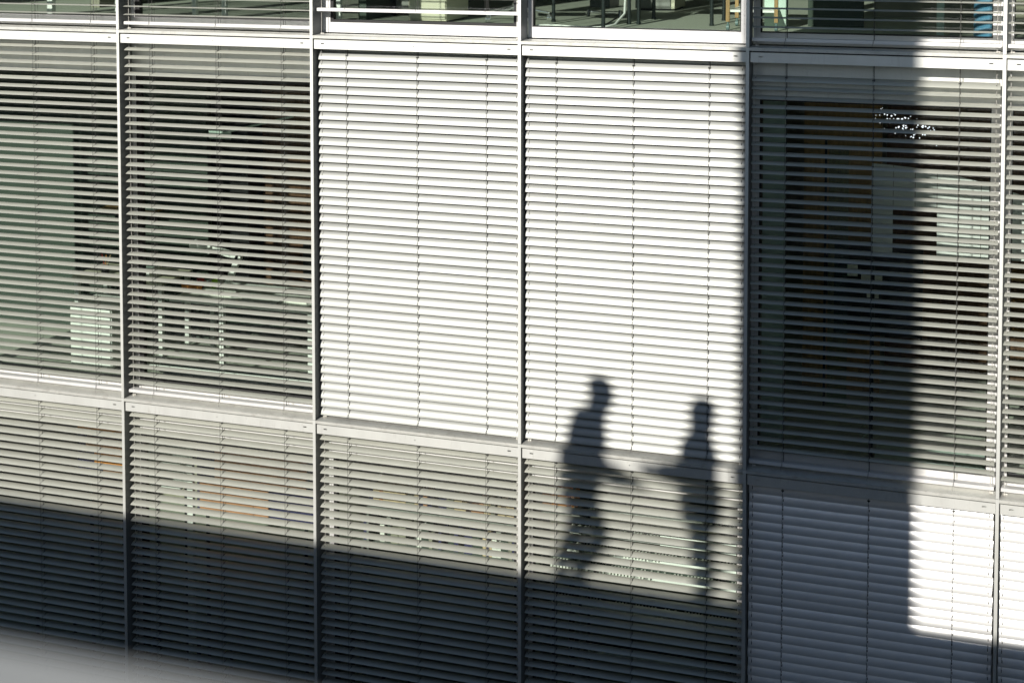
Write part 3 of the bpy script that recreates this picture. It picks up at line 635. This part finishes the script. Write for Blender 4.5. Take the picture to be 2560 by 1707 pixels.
def uv(parent, name, m, c, rx, ry, rz, n=16):
    bm = bmesh.new(); bmesh.ops.create_uvsphere(bm, u_segments=n, v_segments=n // 2 + 2, radius=1)
    bmesh.ops.scale(bm, vec=(rx, ry, rz), verts=bm.verts)
    for f in bm.faces: f.smooth = True
    me = bpy.data.meshes.new(name); bm.to_mesh(me); bm.free(); me.materials.append(M[m]); return link(name, me, parent, c)
def person(label, loc, s, hip, knee, foot, chest, neck, head, elbows, hands, jac, hand_dir, longcoat=False):
    """joints as (x, z) in the walking plane, x towards the facing side s; depth (y) offsets per side"""
    t = thing('person', label, 'person', loc)
    X = lambda p, y=0: (p[0], y, p[1])
    # body (head, neck, hands in one mesh with torso and limbs under the clothes)
    ch = [([X(hip), ((hip[0] + chest[0]) / 2, 0, (hip[1] + chest[1]) / 2), X(chest), (neck[0] - .0, 0, neck[1] - .05), X(neck), (head[0] - .012 * s, 0, head[1] - .075), (head[0], 0, head[1]), (head[0] - .005 * s, 0, head[1] + .06)],
           [(.13, .13), (.12, .12), (.13, .13), (.10, .10), .10, .118, .142, .118], None)]
    nose = [([(head[0] + .085 * s, 0, head[1] - .015), (head[0] + .112 * s, 0, head[1] - .03)], [.022, .013], 6)]
    n0 = 8; ch += nose; n0 += 2
    for side, (el, ha) in enumerate(zip(elbows, hands)):
        y = .14 * (1 if side else -1)
        sh = (chest[0] - .0, y, chest[1] + .06)
        hx = (ha[0], y * .8, ha[1])
        ch.append(([sh, (el[0], y * 1.1, el[1]), hx], [.065, .062, .056], 2)); n0 += 3; wrist = n0 - 1
        dx, dz = hand_dir[side]
        palm = (hx[0] + dx * .05, hx[1], hx[2] + dz * .05)
        ch.append(([palm], [(.058, .062)], wrist)); n0 += 1; pi = n0 - 1
        for q in range(4):
            yo = (-.027 + q * .018); ln = (.052, .062, .060, .048)[q]
            p0 = (palm[0] + dx * .045, palm[1] + yo, palm[2] + dz * .045)
            p1 = (p0[0] + dx * ln * .5, p0[1], p0[2] + dz * ln * .5 - .006); p2 = (p1[0] + dx * ln * .45, p1[1], p1[2] + dz * ln * .45 - .014)
            ch.append(([p0, p1, p2], [.0115, .0105, .009], pi)); n0 += 3
        th0 = (hx[0] + dx * .03, hx[1] - .034, hx[2] + dz * .03 + .008)
        ch.append(([th0, (th0[0] + dx * .035, th0[1] - .010, th0[2] + dz * .035)], [.011, .0085], wrist)); n0 += 2
    for side in (0, 1):
        y = .09 * (1 if side else -1); k, f = knee[side], foot[side]
        ch.append(([(hip[0], y, hip[1] - .05), (k[0], y, k[1]), (f[0], y, f[1] + .09)], [.085, .055, .040], 0)); n0 += 3
    skin_mesh('body', 'skin', t, ch)
    # jacket
    jc = [([(hip[0], 0, hip[1] - (.30 if longcoat else .04)), X(hip), ((hip[0] + chest[0]) / 2, 0, (hip[1] + chest[1]) / 2), X(chest), (chest[0] + (neck[0] - chest[0]) * .55, 0, chest[1] + .11), (chest[0] + (neck[0] - chest[0]) * .85, 0, chest[1] + .18)],
           [(.20, .20), (.18, .18), (.185, .185), (.19, .19), (.17, .17), (.115, .115)], None)]
    for side, (el, ha) in enumerate(zip(elbows, hands)):
        y = .14 * (1 if side else -1)
        w = (el[0] + (ha[0] - el[0]) * .9, y * .85, el[1] + (ha[1] - el[1]) * .9)
        jc.append(([(chest[0] + .02, y, chest[1] + .05), (el[0], y * 1.08, el[1]), w], [.095, .095, .092], 3))
    skin_mesh('jacket', jac, t, jc)
    tr = [([X((hip[0], hip[1] + .04))], [(.16, .16)], None)]
    for side in (0, 1):
        y = .09 * (1 if side else -1); k, f = knee[side], foot[side]
        tr.append(([(hip[0], y, hip[1] - .07), (k[0], y, k[1]), (f[0], y, f[1] + .10)], [.125, .095, .078], 0))
    skin_mesh('trousers', 'trousers', t, tr)
    for side in (0, 1):
        y = .09 * (1 if side else -1); f = foot[side]
        skin_mesh('shoe', 'shoe', t, [([(f[0] - .05 * s, y, f[1] + .045), (f[0] + .06 * s, y, f[1] + .045), (f[0] + .17 * s, y, f[1] + .032)], [(.045, .045), (.042, .045), (.030, .038)], None)], sub=1)
    uv(t, 'hair', 'hair', (head[0] - .02 * s, 0, head[1] + .035), .112, .10, .10)
    for yy in (-.03, .03): uv(t, 'eye', 'black', (head[0] + .088 * s, yy, head[1] + .012), .008, .011, .008, 8)
    uv(t, 'mouth', 'red', (head[0] + .088 * s, 0, head[1] - .062), .008, .022, .006, 8)
    for yy in (-.088, .088): uv(t, 'ear', 'skin', (head[0] - .005 * s, yy, head[1] - .01), .02, .012, .032, 8)
    return t
person('person walking in a dark jacket, bending forward with one hand held out', (2.30, -10.68, DECK), 1,
       hip=(.0, .90), knee=[(.16, .52), (-.01, .47)], foot=[(-.06, .08), (-.17, .03)], chest=(.035, 1.33), neck=(.13, 1.53), head=(.175, 1.675),
       elbows=[(.17, 1.09), (-.04, 1.10)], hands=[(.395, 1.015), (.02, .93)], jac='jacket', hand_dir=[(.95, -.25), (.3, -.95)])
person('person in a brown coat facing the other walker with one hand held out', (3.28, -10.68, DECK), -1,
       hip=(.0, .90), knee=[(-.02, .48), (.04, .48)], foot=[(.03, .0), (.08, .0)], chest=(-.0, 1.24), neck=(-.01, 1.43), head=(.0, 1.585),
       elbows=[(-.15, 1.14), (.13, 1.06)], hands=[(-.375, 1.12), (.06, .90)], jac='coat', hand_dir=[(-1, .05), (-.5, -.85)], longcoat=True)
